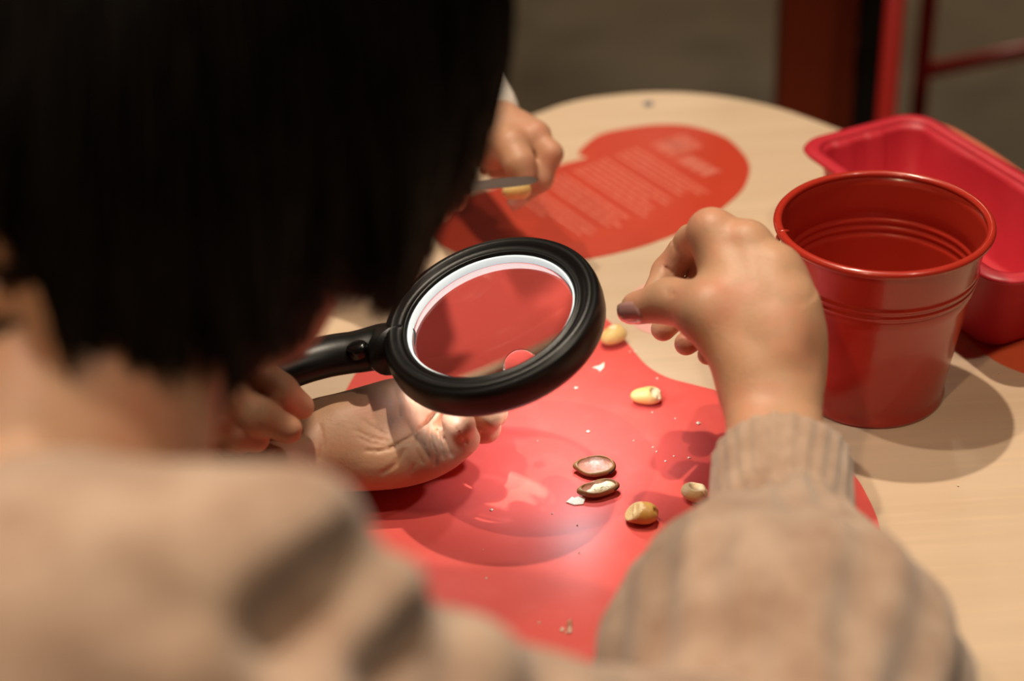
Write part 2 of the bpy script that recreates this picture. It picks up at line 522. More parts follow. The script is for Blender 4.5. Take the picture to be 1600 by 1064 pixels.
# print: blurred-out paragraphs, rows of word-length bars, and three short heading lines
e1 = nrm(PT(1108, 302) - PT(993, 232)); e1[2] = 0
e2 = V(e1[1], -e1[0], 0)
if e2 @ (PT(900, 383) - PT(1108, 302)) < 0: e2 = -e2
O = PT(993, 232)
def bars(rows, hgt, name):
    v, f = [], []
    for (s0, s1, t0, wmin, wmax) in rows:
        s = s0
        while s < s1 - wmin * .5:
            wd = min(random.uniform(wmin, wmax), s1 - s)
            q = [O + e1 * a + e2 * b for a, b in ((s, t0), (s + wd, t0), (s + wd, t0 + hgt), (s, t0 + hgt))]
            i = len(v); v += [p + V(0, 0, .0006) for p in q]; f.append((i, i + 1, i + 2, i + 3))
            s += wd + .0016
    return mesh(name, v, f, False)
L1 = np.linalg.norm(PT(1108, 302) - O)
rows = []
t = 0.002
tot = (PT(900, 383) - O) @ e2
lines = [(0, L1), (.0, L1 * .98), (0.0, L1 * .86), (0, L1 * .9), None, (0, L1 * .92), (.0, L1 * .95), (.0, L1 * .8), (0, L1 * .93), (.0, L1 * .98), (0, L1 * 1.0), None, (0, L1 * .95), (0, L1 * .9), (0, L1), (0, L1 * .94),
         None, (0, L1 * .92), (0, L1 * .96), (0, L1 * .9), (0, L1 * .5)]
step = tot / len(lines)
drift = ((PT(900, 383) - O) @ e1 - L1) / tot
for i, q in enumerate(lines):
    if q: rows.append((q[0] + drift * step * i, q[1] + drift * step * i, step * i, .004, .013))
link('printed_text', bars(rows, step * .36, 'printed_text'), 'print_pale', txt)
# heading strokes
v, f = [], []
def stroke(a, b, wd):
    a = np.asarray(a); b = np.asarray(b)
    n = np.cross(nrm(b - a), V(0, 0, 1)) * wd / 2
    i = len(v); v.extend([a - n + V(0, 0, .0006), b - n + V(0, 0, .0006), b + n + V(0, 0, .0006), a + n + V(0, 0, .0006)]); f.append((i, i + 1, i + 2, i + 3))
for (x0, y0, x1, y1, nl, hh) in ((1040, 221, 1070, 240, 4, .017), (1018, 228, 1048, 246, 4, .015), (1056, 252, 1106, 279, 7, .013)):
    a = PT(x0, y0); b = PT(x1, y1)
    for i in range(nl):
        c = a + (b - a) * (i / nl); d = a + (b - a) * ((i + .62) / nl)
        stroke(c, c - e2 * hh, .0018)
        stroke(d, d - e2 * hh, .0018) if i % 2 else stroke(c - e2 * hh, d - e2 * hh, .0018)
        stroke(c - e2 * hh * .5, d - e2 * hh * .5, .0016)
link('printed_heading', mesh('printed_heading', v, f, False), 'print_white', txt)
sticker('table_sticker', [(1470, 195), (1530, 225), (1600, 272), (1680, 330), (1700, 420), (1690, 540), (1640, 585), (1590, 580), (1530, 545), (1440, 450), (1360, 330), (1370, 220), (1410, 192)],
        'sticker_amber', 'orange sticker under the pink loaf pan at the table edge', z=.0004)
sticker('round_patch', [(1025 + 45 * math.cos(a), 482 + 40 * math.sin(a)) for a in np.linspace(0, 2 * math.pi, 13)[:-1]], 'patch_pink', 'small pale pink round patch on bare wood behind the thumb', z=.0004)  # thin pale pink disc lying on the wood

# ------------------------------------------------------------------ bucket
bc = PT(1376, 354, .108)
B = V(bc[0] + .003, bc[1] + .006, T + .0002)
HB, RT, RB = .107, .0550, .0395
bk = empty('bucket', B, 'small glossy red metal bucket with rolled rim, standing right of the hand', 'bucket')
def rad(z): return RB + (RT - RB) * z / HB
pr = [(0, .004), (RB - .002, .004), (RB + .0002, .0002), (RB + .0014, .0002), (RB + .0018, .0022), (RB + .0008, .0042)]
z = .008
def rib(z):
    return sum(.0011 * math.exp(-((z - c) / .0013) ** 2) for c in (.0730, .0775, .0820))
while z < HB - .001:
    pr.append((rad(z) + rib(z), z)); z += .0007 if .068 < z < .087 else .006
pr.append((rad(HB), HB))
inn = []
z = HB
while z > .006:
    inn.append((rad(z) - .0009 + rib(z), z)); z -= .0007 if .068 < z < .087 else .006
pr += inn + [(RB - .002, .0052), (0, .0052)]
FR = (B, V(1, 0, 0), V(0, 1, 0), V(0, 0, 1))
link('body', lathe('body', pr, 128, FR, False), 'bucket_red', bk)
ring = [(rad(HB) + .0009 + .0024 * math.cos(a), HB + .0022 * math.sin(a)) for a in np.linspace(0, 2 * math.pi, 15)[:-1]]
link('rim', lathe('rim', ring, 128, FR), 'bucket_red', bk)
sd = nrm(V(-1, -.10, 0))
link('seam', tube('seam', [B + sd * (rad(zz) + .0006) + V(0, 0, zz) for zz in np.linspace(.006, HB - .002, 10)], .0011, 8), 'bucket_red', bk)
link('seam_notch', tube('seam_notch', [B + sd * (rad(HB) + .003) + V(0, 0, HB - .004), B + sd * (rad(HB) + .0012) + V(0, 0, HB + .0015), B + sd * (rad(HB) - .003) + V(0, 0, HB + .001)], [.0014, .002, .0008], 8), 'bucket_red', bk)

# ------------------------------------------------------------------ loaf pan
pc = V(.276, .860, T + .0006)
pa = nrm(V(.385, -.923, 0)); pb = V(-pa[1], pa[0], 0)
pan = empty('loaf_pan', pc, 'pink-red silicone loaf pan with wide flared rim behind the bucket', 'loaf pan')
def rrect(hl, hw, r, n=10, flute=0.0):
    pts = []
    for cx, cy, a0 in ((1, 1, 0), (-1, 1, 90), (-1, -1, 180), (1, -1, 270)):
        for i in range(n + 1):
            a = math.radians(a0 + 90 * i / n)
            pts.append((cx * (hl - r) + r * math.cos(a), cy * (hw - r) + r * math.sin(a)))
        # subdivide the straight runs with shallow flutes
        nx, ny, na = {0: (-1, 1, 90), 90: (-1, -1, 180), 180: (1, -1, 270), 270: (1, 1, 0)}[a0]
        a = math.radians(na)
        p0 = np.array(pts[-1]); p1 = np.array((nx * (hl - r) + r * math.cos(a), ny * (hw - r) + r * math.sin(a)))
        m = 24
        nn = np.array((math.cos(math.radians(a0 + 90)), math.sin(math.radians(a0 + 90))))
        for k in range(1, m):
            q = p0 + (p1 - p0) * k / m
            q = q - nn * flute * (1.0 if (k // 6) % 2 else 0.0)
            pts.append(tuple(q))
    return pts
levels = [(.074, .030, .014, .002, 0), (.080, .035, .014, .0, 0), (.083, .038, .014, .003, .0), (.0945, .0440, .014, .054, .0012), (.0975, .0465, .015, .0565, 0), (.1040, .0530, .020, .0575, 0), (.1050, .0540, .020, .0590, 0),
          (.1040, .0530, .020, .0606, 0), (.0975, .0465, .016, .0610, 0), (.0945, .0435, .014, .0595, 0), (.0925, .0420, .013, .055, .0014), (.0815, .0365, .012, .006, .0014), (.077, .032, .012, .0035, 0)]
npt = len(rrect(.1, .05, .01))
def loft(name, levs, caps):
    v, f = [], []
    for hl, hw, r, zz, fl_ in levs:
        for a, b in rrect(hl, hw - .004, r, 10, fl_): v.append(pc + pa * a + pb * b + V(0, 0, zz))
    n_ = len(levs)
    for l in range(n_ if not caps else n_ - 1):
        m_ = (l + 1) % n_
        for i in range(npt):
            j = (i + 1) % npt
            f.append((l * npt + i, l * npt + j, m_ * npt + j, m_ * npt + i))
    if caps:
        f.append(tuple(range(npt))[::-1]); f.append(tuple((n_ - 1) * npt + i for i in range(npt)))
    me = mesh(name, v, f)
    bm = bmesh.new(); bm.from_mesh(me); bmesh.ops.recalc_face_normals(bm, faces=bm.faces); bm.to_mesh(me); bm.free()
    return me
link('body', loft('body', levels[:5] + levels[9:], True), 'pan_pink', pan)
link('rim', loft('rim', levels[4:10], False), 'pan_pink', pan)

# ------------------------------------------------------------------ magnifier
ncam = V(-.279, .697, .66)
MN = nrm(RIGHT * ncam[0] + UP * ncam[1] - FWD * ncam[2])
MC = PT(768, 497, .094)
LEFT = PT(430, 592, .064) - MC
MU = nrm(LEFT - MN * (LEFT @ MN)); MV = np.cross(MN, MU)
MF = (MC, MU, MV, MN)
mg = empty('magnifying_glass', MC - V(0, 0, .02), 'black plastic magnifying glass with lit white inner ring held over the palm', 'magnifier')
prof = [(.0447, -.0105), (.0447, .0030), (.0452, .0042), (.0462, .0046), (.0472, .0040), (.0480, .0036), (.0500, .0048), (.0515, .0062), (.0530, .0066), (.0545, .0060), (.0552, .0050), (.0560, .0050), (.0574, .0034), (.0582, .0000),
        (.0584, -.005), (.0580, -.0095), (.0568, -.0122), (.054, -.0132), (.049, -.0132), (.046, -.0125)]
link('ring', lathe('ring', prof, 160, MF), 'black_plastic', mg)
link('light_ring', lathe('light_ring', [(.0446, .0026), (.0446, -.0100), (.0438, -.0100), (.0436, .0022)], 128, MF), 'white_ring', mg)
n = 40; sag = .0030; RL = .0436
lp = [(0, sag - .0020)] + [(RL * k / n, sag * (1 - (k / n) ** 2) - .0020) for k in range(1, n + 1)]
lp += [(RL * k / n, -sag * (1 - (k / n) ** 2) - .0030) for k in range(n, 0, -1)] + [(0, -sag - .0030)]
lens = link('lens', lathe('lens', lp, 128, MF, False), 'lens_glass', mg)
# small strong inset lens low in the glass
q = ray(807, 556)
tq = ((MC - MN * .008 - CAM) @ MN) / (q @ MN)
IC = CAM + q * tq
link('inset_lens', lathe('inset_lens', [(0, .0004)] + [(.0094 * k / 14, .0004) for k in range(1, 15)] + [(.0094 * k / 14, -.0026 * (1 - (k / 14) ** 2) - .0002) for k in range(14, 0, -1)] + [(0, -.0028)], 64,
                         (IC - MN * .0035, MU, MV, MN), False), 'lens_glass', mg)
# handle
hp = spline([MC + MU * .0535 - MN * .004, PT(598, 542, .074), PT(560, 549, .073), PT(510, 557, .072), PT(450, 574, .071), PT(395, 597, .069), PT(350, 624, .066), PT(325, 642, .064)], 8, False)
wds = 1.32 * np.interp(np.linspace(0, 1, len(hp)), [0, .10, .2, .32, .5, .65, .85, .96, 1], [.0115, .0110, .0101, .0093, .0096, .0102, .0100, .0085, .004])
link('handle', tube('handle', hp, wds, 28, .80, MN), 'black_plastic', mg)
bp_ = PT(557, 542, .0818)
nb = nrm(MN + V(0, .0, .0))
link('switch', lathe('switch', [(0, .0022), (.0035, .0021), (.0052, .0014), (.0060, .0), (.0062, -.004)], 40, (bp_ - nb * .0006, MU, MV * .8, nb), False), 'black_gloss', mg)
# lamps of the magnifier, tiny white diodes on the underside of the ring
for a in (8, 45, 150, 215, 330):
    dv = MU * math.cos(math.radians(a)) + MV * math.sin(math.radians(a))
    c = MC + dv * .0505 - MN * .0130
    link('led', lathe('led', [(0, -.0016), (.0012, -.0013), (.0018, -.0002), (.0018, .001)], 16, (c, MU, MV, MN), False), 'led', mg)
    l = bpy.data.lights.new('led_light', 'SPOT'); l.energy = {45: 0.016, 8: 0.06, 330: 0.10}.get(a, 0.20); l.color = (0.88, 0.96, 1.0); l.shadow_soft_size = .003; l.spot_size = math.radians(120); l.spot_blend = 1.0
    lo = bpy.data.objects.new('led_light', l); COL.objects.link(lo)
    c2 = c - MN * .003
    lo.rotation_euler = Vector(-MN - dv * .55).to_track_quat('-Z', 'Y').to_euler(); lo.location = c2
    bpy.context.view_layer.update()
    lo.parent = mg; lo.matrix_parent_inverse = mg.matrix_world.inverted()

# ================================================================== PEOPLE
FR_ = (.0092, .0082, .0074, .0060)
def hand(Fd, wrist, mcps, fingers, thumb, scale=1.0, kp=.012, wr=.019):
    """wrist point, four knuckle points, four chains (PIP, DIP, tip) and a thumb chain (CMC, MCP, IP, tip)"""
    mids = []
    for i, m in enumerate(mcps):
        Fd.cone(wrist + (m - wrist) * .12, m, wr * .78 * scale, (.0108, .0108, .0104, .0096)[i] * scale, kp)
    for a, b in zip(mcps[:-1], mcps[1:]):
        Fd.cone(a, b, .0100 * scale, .0096 * scale, .006)
        Fd.cone((a * .6 + wrist * .4), (b * .6 + wrist * .4), .0120 * scale, .0116 * scale, .010)
    for i, (m, ch) in enumerate(zip(mcps, fingers)):
        g = scale * (1.0, 1.04, 1.0, .88)[i]
        pts = np.array([m] + list(ch))
        Fd.chain(pts, [FR_[0] * g, FR_[1] * g, FR_[2] * g, FR_[3] * g], .004, .0022)
    th = np.array(thumb)
    Fd.chain(th, [.0150 * scale, .0120 * scale, .0102 * scale, .0082 * scale], .006, .006)
def bounds(*pts, m=.03):
    a = np.array(pts)
    return a.min(0) - m, a.max(0) + m
def nail(tip, prev, nout, m, par, s=1.0, off=.0066):
    t = nrm(tip - prev); nn = nrm(nout - t * (nout @ t)); sd_ = np.cross(t, nn)
    v, f = [], []
    N, M = 8, 8
    for i in range(N + 1):
        for j in range(M + 1):
            a = -1 + 2 * j / M; b = i / N
            wd = .0052 * s * (1 - .25 * abs(2 * b - 1) ** 3)
            v.append(tip + t * (-.0055 + .0125 * b) * s + sd_ * (a * wd) + nn * (off * (1 - .30 * a * a) - .0022 * s * b * b))
    for i in range(N):
        for j in range(M):
            f.append((i * (M + 1) + j, i * (M + 1) + j + 1, (i + 1) * (M + 1) + j + 1, (i + 1) * (M + 1) + j))
    me = mesh('fingernail', v, f)
    o = link('fingernail', me, m, par)
    md = o.modifiers.new('thick', 'SOLIDIFY'); md.thickness = .0007; md.offset = 0
    return o

# ---------------- person in the beige sweater
p1 = empty('person', (-.16, -.02, 0), 'person in beige knit sweater with dark bobbed hair leaning over the table', 'person')
HC = V(-.097, .528, T + .315)               # head centre
NB = P(55, 850, .485)                      # base of the neck
FD = nrm(V(.22, .62, -.55))                 # where the face points
HU = nrm(V(.10, .55, .80) - FD * (V(.10, .55, .80) @ FD))
HR = np.cross(FD, HU)
parts = []
# head, neck and upper trunk
Fd = Field((-.42, -.20, .50), (.20, .70, 1.10), .006)
Fd.ell(HC + HU * .015, (FD, HR, HU), (.092, .074, .098), .01)
Fd.cone(HC + FD * .025 - HU * .030, HC + FD * .048 - HU * .078, .058, .030, .03)      # jaw to chin
Fd.cone(HC + FD * .088 - HU * .002, HC + FD * .108 - HU * .030, .007, .012, .012)     # nose
for s_ in (-1, 1):
    Fd.ell(HC + FD * .090 + HR * .030 * s_ + HU * .006, (FD, HR, HU), (.012, .016, .010), .01, 'sub')
    Fd.ell(HC + FD * .079 + HR * .030 * s_ + HU * .006, (FD, HR, HU), (.012, .013, .012), .002)
    Fd.ell(HC + HR * .076 * s_ - HU * .01 - FD * .005, (FD, HR, HU), (.018, .008, .030), .006)
Fd.ell(HC + FD * .088 - HU * .052, (FD, HR, HU), (.009, .022, .006), .006)
Fd.cone(P(190, 330, .545), NB, .044, .047, .02)
Fd.cone(NB, NB + V(-.10, .02, -.045), .040, .030, .03)
Fd.cone(NB + V(.0, -.0, -.04), P(90, 1050, .45), .035, .030, .03); Fd.cone(P(90, 1050, .45), V(-.15, -.03, .62), .030, .060, .03)
v, f = Fd.nets(); parts.append((relax(v, f, 2), f))
# right arm and pinching hand
RW = P(1205, 612, .770)
REL = P(1180, 1260, .560)
RSH = P(560, 1170, .480)
C0 = P(1221, 720, .738); C1 = P(1222, 850, .700)      # ends of the ribbed cuff
rm = [P(1110, 366, .800), P(1166, 386, .793), P(1210, 425, .785), P(1236, 476, .777)]
rf = [[P(1078, 378, .842), P(1042, 425, .850), P(1017, 468, .835)],
      [P(1122, 402, .842), P(1072, 476, .848), P(1036, 514, .832)],
      [P(1165, 432, .830), P(1112, 508, .840), P(1072, 537, .824)],
      [P(1195, 476, .815), P(1146, 530, .826), P(1106, 554, .815)]]
rt = [P(1170, 575, .768), P(1108, 487, .776), P(1048, 470, .794), P(996, 481, .806)]
lo, hi = bounds(RW, *rm, *rt, *[q for ch in rf for q in ch], C1, m=.035)
Fd = Field(lo, hi, .00115)
hand(Fd, RW, rm, rf, rt, 1.04, .012, .018)
dw = nrm(C0 - RW)
sdw = nrm(np.cross(dw, FWD))
for s_ in (-1, 1):
    Fd.cone(RW + sdw * .0080 * s_ - dw * .004, C0 + sdw * .0070 * s_ + (C1 - C0) * .5, .0138, .0180, .010)
Fd.cone(RW, rm[1] * .55 + RW * .45 + FWD * .003, .019, .021, .014)
Fd.cone(rm[2] * .5 + RW * .5 + FWD * .004, rm[2] * .85 + RW * .15 + FWD * .006, .0175, .015, .014)
Fd.cone(rm[0] * .55 + RW * .45 + FWD * .004, rt[1], .017, .012, .014)                # web of the thumb
Fd.ell(P(1260, 556, .775), (dw, sdw, FWD), (.012, .008, .008), .012)       # bony outer side of the wrist
for m_ in rm:                                                                # knuckles and the tendons that run to them
    Fd.ell(m_ - FWD * .0045 + UP * .003, (RIGHT, UP, FWD), (.0082, .0082, .0072), .006)
    Fd.cone(m_ - FWD * .0075, m_ * .45 + RW * .55 - FWD * .0150, .0042, .0030, .014)
Fd.groove([([(1055, 392), (1050, 372), (1062, 352)], 1, 1), ([(1040, 418), (1052, 428)], 1, 1), ([(1040, 452), (1046, 462)], .8, .8), ([(1046, 450), (1052, 461)], .8, .8),
           ([(1146, 380), (1158, 410), (1168, 440)], 7, .5), ([(1190, 410), (1197, 440), (1204, 465)], 7, .5)], 2.2, .0011)
v, f = Fd.nets(); parts.append((relax(v, f, 2, .5), f))
Fd = Field(*bounds(RW, REL, RSH, NB + V(0, -.02, -.06), m=.06), .006)
Fd.cone(C0, C1, .021, .024, .01); Fd.cone(C1, REL, .024, .030, .01); Fd.cone(REL, RSH, .028, .024, .02); Fd.cone(RSH, NB + V(.01, .0, -.05), .024, .024, .02)
v, f = Fd.nets(); parts.append((relax(v, f, 1), f))
# left arm and open palm
LW = PT(505, 690, .030)
LEL = V(-.310, .565, T + .060)
LSH = V(-.270, .385, T + .190)
lm = [PT(700, 632, .022), PT(708, 652, .018), PT(699, 677, .018), PT(674, 703, .020)]
lf = [[PT(752, 618, .033), PT(744, 602, .043), PT(720, 606, .042)],
      [PT(768, 644, .032), PT(764, 623, .044), PT(740, 621, .046)],
      [PT(758, 668, .030), PT(764, 648, .043), PT(741, 641, .047)],
      [PT(727, 684, .034), PT(722, 663, .047), PT(706, 654, .048)]]
lt = [PT(556, 662, .033), PT(620, 636, .034), PT(676, 626, .036), PT(710, 628, .038)]
lo, hi = bounds(LW, *lm, *lt, *[q for ch in lf for q in ch], LW + (LEL - LW) * .5, m=.035)
Fd = Field(lo, hi, .00095)
hand(Fd, LW, lm, lf, lt, .93, .013, .021)
dl = nrm(LEL - LW); sl_ = nrm(np.cross(dl, V(0, 0, 1)))
for s_ in (-1, 1):
    Fd.cone(LW + sl_ * .009 * s_, LW + sl_ * .012 * s_ + dl * .09, .0165, .0210, .012)
Fd.ell(PT(590, 659, .035), (nrm(lt[1] - lt[0]), V(0, 0, 1), np.cross(nrm(lt[1] - lt[0]), V(0, 0, 1))), (.034, .018, .018), .014)        # ball of the thumb
Fd.ell(PT(608, 719, .027), (nrm(lm[3] - LW), V(0, 0, 1), np.cross(nrm(lm[3] - LW), V(0, 0, 1))), (.036, .015, .015), .014)               # heel of the hand
Fd.groove([([(572, 704), (590, 705)], 1.4, .6), ([(590, 705), (607, 702)], 1.4, .9), ([(607, 702), (645, 681), (668, 660), (684, 640)], 1.3, 1.3), ([(671, 652), (671, 676), (675, 695), (682, 708), (680, 727)], 1.0, 1.2),
           ([(656, 668), (648, 682), (649, 700), (660, 722)], 1.0, 1.1), ([(694, 684), (700, 698), (706, 712)], 1.0, 1.0), ([(683, 672), (688, 694), (694, 716)], .9, .9),
           ([(663, 672), (660, 690), (668, 712)], .8, .7), ([(566, 656), (586, 670), (604, 678)], 1.0, .35), ([(556, 672), (580, 684), (606, 690)], 1.0, .4), ([(560, 684), (584, 694), (608, 696)], 1.0, .35),
           ([(630, 616), (640, 634), (642, 652)], 1.0, .6), ([(616, 610), (624, 630), (624, 650)], 1.2, .6), ([(644, 612), (662, 628), (672, 640)], .9, .6),
           ([(500, 664), (506, 690), (500, 715)], 1.2, .5), ([(596, 740), (618, 726), (632, 704)], 1.6, .7), ([(640, 738), (652, 722), (652, 706)], 1.0, .6), ([(714, 668), (722, 680), (728, 690)], .8, .8)], 1.9, .0012, .016)
v, f = Fd.nets(); parts.append((relax(v, f, 1, .4), f))
Fd = Field(*bounds(LW, LEL, LSH, m=.06), .006)
Fd.cone(LW + dl * .07, LEL, .022, .036, .01); Fd.cone(LEL, LSH, .036, .044, .02)
v, f = Fd.nets(); parts.append((relax(v, f, 1), f))
v, f = join(parts)
body = centred('body', netmesh('body', v, f), 'skin', p1)
o = nail(rt[3], rt[2], nrm(-FWD * .75 - UP * .30 - RIGHT * .2), 'nail', body, 1.15, .0092)
o['label'] = 'glossy polished thumbnail'

# sweater
Fs = Field((-.47, -.24, .55), (.26, .68, .98), .0042)
Fs.cone(P(90, 1010, .440), V(-.15, -.04, .62), .052, .125, .05)       # back and waist
Fs.cone(NB + V(-.03, -.01, -.05), LSH, .052, .055, .04)
Fs.cone(LSH, LEL, .060, .050, .03); Fs.cone(LEL, LW + dl * .085, .050, .034, .02)
# right shoulder, slope of the sleeve and its heavy folds
Fs.cone(P(-20, 1010, .410), P(330, 945, .425), .036, .036, .02)
Fs.cone(P(300, 905, .425), P(452, 862, .430), .029, .0225, .010)
Fs.cone(P(452, 868, .430), P(330, 1030, .420), .0225, .034, .008)
Fs.cone(P(585, 972, .440), P(470, 1110, .425), .0205, .034, .004)
Fs.cone(P(728, 1062, .462), P(600, 1210, .445), .0190, .034, .004)
Fs.cone(P(860, 1165, .480), P(720, 1310, .460), .0260, .038, .006)
Fs.cone(P(90, 1010, .440), RSH, .045, .042, .02)
Fs.cone(RSH, RSH * .45 + REL * .55 + V(0, -.010, -.010), .042, .046, .02)
Fs.cone(RSH * .5 + REL * .5 + V(0, -.01, -.01), REL + V(.0, -.005, .0), .046, .052, .02)
Fs.cone(P(612, 826, .425), P(450, 985, .396), .0070, .0110, .010, 'sub')     # valleys between the folds
Fs.cone(P(716, 930, .445), P(610, 1065, .410), .0060, .0100, .008, 'sub')
Fs.cone(P(170, 880, .382), P(260, 960, .384), .0050, .0050, .012, 'sub')
v, f = Fs.nets(); bodyv = (relax(v, f, 2), f)
# forearm sleeve with a finer grid: puffed sleeve, ribbed cuff
Fs = Field(*bounds(C0, C1, REL, P(1000, 1000, .62), P(1450, 1000, .62), m=.062), .0018)
Fs.cone(P(1226, 935, .678), P(1206, 1006, .655), .046, .060, .008)
Fs.cone(P(1206, 1006, .655), P(1210, 1066, .625), .060, .069, .016)
Fs.cone(P(1214, 1055, .625), P(1216, 1100, .605), .066, .060, .012)
Fs.cone(P(1216, 1130, .590), REL + V(0, 0, -.004), .056, .056, .006)
Fs.cone(P(1420, 1060, .625), P(1330, 1140, .600), .022, .030, .02)
cax = nrm(C0 - C1)
Fs.cone(C1 - cax * .010, C0, .0325, .0318, .006)
sh = Fs.D
# knitted ribs run along the arm: modulate the field with the angle around the arm axis
A0, A1 = C0, REL
ax = nrm(A1 - A0)
u_ = nrm(np.cross(ax, V(0, 0, 1))); w__ = np.cross(ax, u_)
ii = np.argwhere(np.abs(sh) < .007)
pp = Fs.lo + Fs.h * ii - A0
al = pp @ ax
an = np.arctan2(pp @ w__, pp @ u_)
cuffm = np.clip((.048 - al) / .008, 0, 1)
nz = np.sin(an * 3 + al * 60) * .5
dis = cuffm * .0008 * np.cos(an * 24) + (1 - cuffm) * (.0015 * np.cos(an * 15 + nz) + .0016 * np.sin(al * 70 + 2.2 * np.sin(an * 2)) + .0013 * np.sin(an * 5 + al * 40))
sh[ii[:, 0], ii[:, 1], ii[:, 2]] += dis.astype(np.float32)
jj = np.argwhere(np.linalg.norm(np.stack(np.meshgrid(*Fs.ax, indexing='ij'), -1) - C0, axis=-1) < .06)
qq = (Fs.lo + Fs.h * jj - C0) @ cax
sh[jj[:, 0], jj[:, 1], jj[:, 2]] = np.maximum(sh[jj[:, 0], jj[:, 1], jj[:, 2]], qq.astype(np.float32))
Fs.cone(C0 + cax * .03, C0 - cax * .030, .0275, .0275, .003, 'sub')          # open mouth of the cuff
v, f = Fs.nets(); slv = (relax(v, f, 1, .4), f)
vc = slv[0][slv[1]].mean(1) - C0
isc = (vc @ ax) < .044
def pick(v, f):
    u, inv = np.unique(f, return_inverse=True)
    return v[u], inv.reshape(-1, 4)
v, f = join([bodyv, pick(slv[0], slv[1][~isc])])
swt = centred('sweater', netmesh('sweater', v, f), 'knit', p1)
v, f = pick(slv[0], slv[1][isc])
centred('cuff', netmesh('cuff', v, f), 'knit', swt)['label'] = 'ribbed cuff'
# trousers and shoes, below the table
Ft = Field((-.36, -.28, .02), (.06, .14, .68), .008)
Ft.cone(V(-.21, -.05, .60), V(-.09, -.05, .60), .105, .105, .03)
for s_ in (-1, 1):
    Ft.cone(V(-.15 + .07 * s_, -.05, .58), V(-.15 + .075 * s_, .02, .33), .085, .060, .03)
    Ft.cone(V(-.15 + .075 * s_, .02, .33), V(-.15 + .08 * s_, -.03, .07), .060, .045, .02)
v, f = Ft.nets(); centred('trousers', netmesh('trousers', relax(v, f, 2), f), 'trousers', p1)
for s_ in (-1, 1):
    Ft = Field((-.15 + .08 * s_ - .06, -.12, .0), (-.15 + .08 * s_ + .06, .16, .13), .005)
    Ft.cone(V(-.15 + .08 * s_, -.05, .042), V(-.15 + .08 * s_, .09, .034), .040, .033, .02)
    Ft.cone(V(-.15 + .08 * s_, -.03, .05), V(-.15 + .08 * s_, -.03, .09), .040, .040, .02)
    v, f = Ft.nets(); centred('shoe', netmesh('shoe', relax(v, f, 2), f), 'dark_cloth', p1)

# hair: a bob that follows the skull and hangs down, laid out strand by strand over a cap
Fh = Field((-.30, .34, .72), (.10, .74, 1.09), .004)
Fh.ell(HC + HU * .022 - FD * .012, (FD, HR, HU), (.100, .094, .106), .01)
Fh.cone(HC - FD * .02 + V(-.01, 0, 0), HC + V(-.02, -.01, -.025), .090, .066, .03)
Fh.cone(HC + HR * .05, HC + HR * .045 + FD * .04 + V(0, 0, -.035), .050, .022, .02)
Fh.cone(HC - HR * .05, HC - HR * .045 + FD * .04 + V(0, 0, -.035), .050, .022, .02)
Fh.cone(HC + FD * .11 + HU * .0, HC + FD * .16 - HU * .1, .062, .066, .02, 'sub')
vh, fh = Fh.nets(); vh = relax(vh, fh, 2)
hv, hf = [vh], [fh]
off = len(vh)
NS, SEG = 9000, 12
up_c = HC + HU * .10
def yend(x):
    return np.interp(x, [-60, 20, 80, 104, 150, 195, 250, 330, 385, 440, 480, 520, 560, 605, 632, 652, 672, 692, 705, 730, 760], [320, 335, 370, 585, 604, 606, 622, 640, 585, 545, 512, 470, 472, 486, 482, 420, 330, 240, 322, 300, 240])
clx = rng.uniform(-40, 745, 260)
vv, ff = [], []
for i in range(NS):
    c = rng.integers(len(clx))
    rr = np.random.default_rng(c)
    x = clx[c] + rng.normal(0, 7)
    ye = yend(clx[c]) + rr.normal(0, 14) - abs(rng.normal(0, 26))
    dp = .470 + .10 * np.clip((clx[c]) / 700, 0, 1) + rr.uniform(-.025, .075) + rng.normal(0, .004)
    tip = P(x, ye, dp)
    # root on the skull, on the same side as the tip
    dirn = tip - HC
    dirn = dirn - V(0, 0, 1) * dirn[2]
    dirn = nrm(dirn + rng.normal(0, .012, 3))
    root = HC + V(0, 0, .128) + HU * .01 + dirn * .02 + rng.normal(0, .006, 3)
    m1 = HC + dirn * .138 + V(0, 0, .075) + rng.normal(0, .003, 3)
    m2 = HC * .35 + tip * .65 + dirn * .042; m2[2] = HC[2] * .45 + tip[2] * .55
    tt = np.linspace(0, 1, SEG)[:, None]
    pts = (1 - tt) ** 3 * root + 3 * (1 - tt) ** 2 * tt * m1 + 3 * (1 - tt) * tt ** 2 * m2 + tt ** 3 * tip
    r = .0008 * (1 - .75 * tt ** 3)
    a = nrm(np.cross(tip - root, FWD)); b = nrm(np.cross(a, tip - root))
    ring_ = np.stack([pts + a * r, pts - a * r * .5 + b * r * .87, pts - a * r * .5 - b * r * .87], 1).reshape(-1, 3)
    vv.append(ring_)
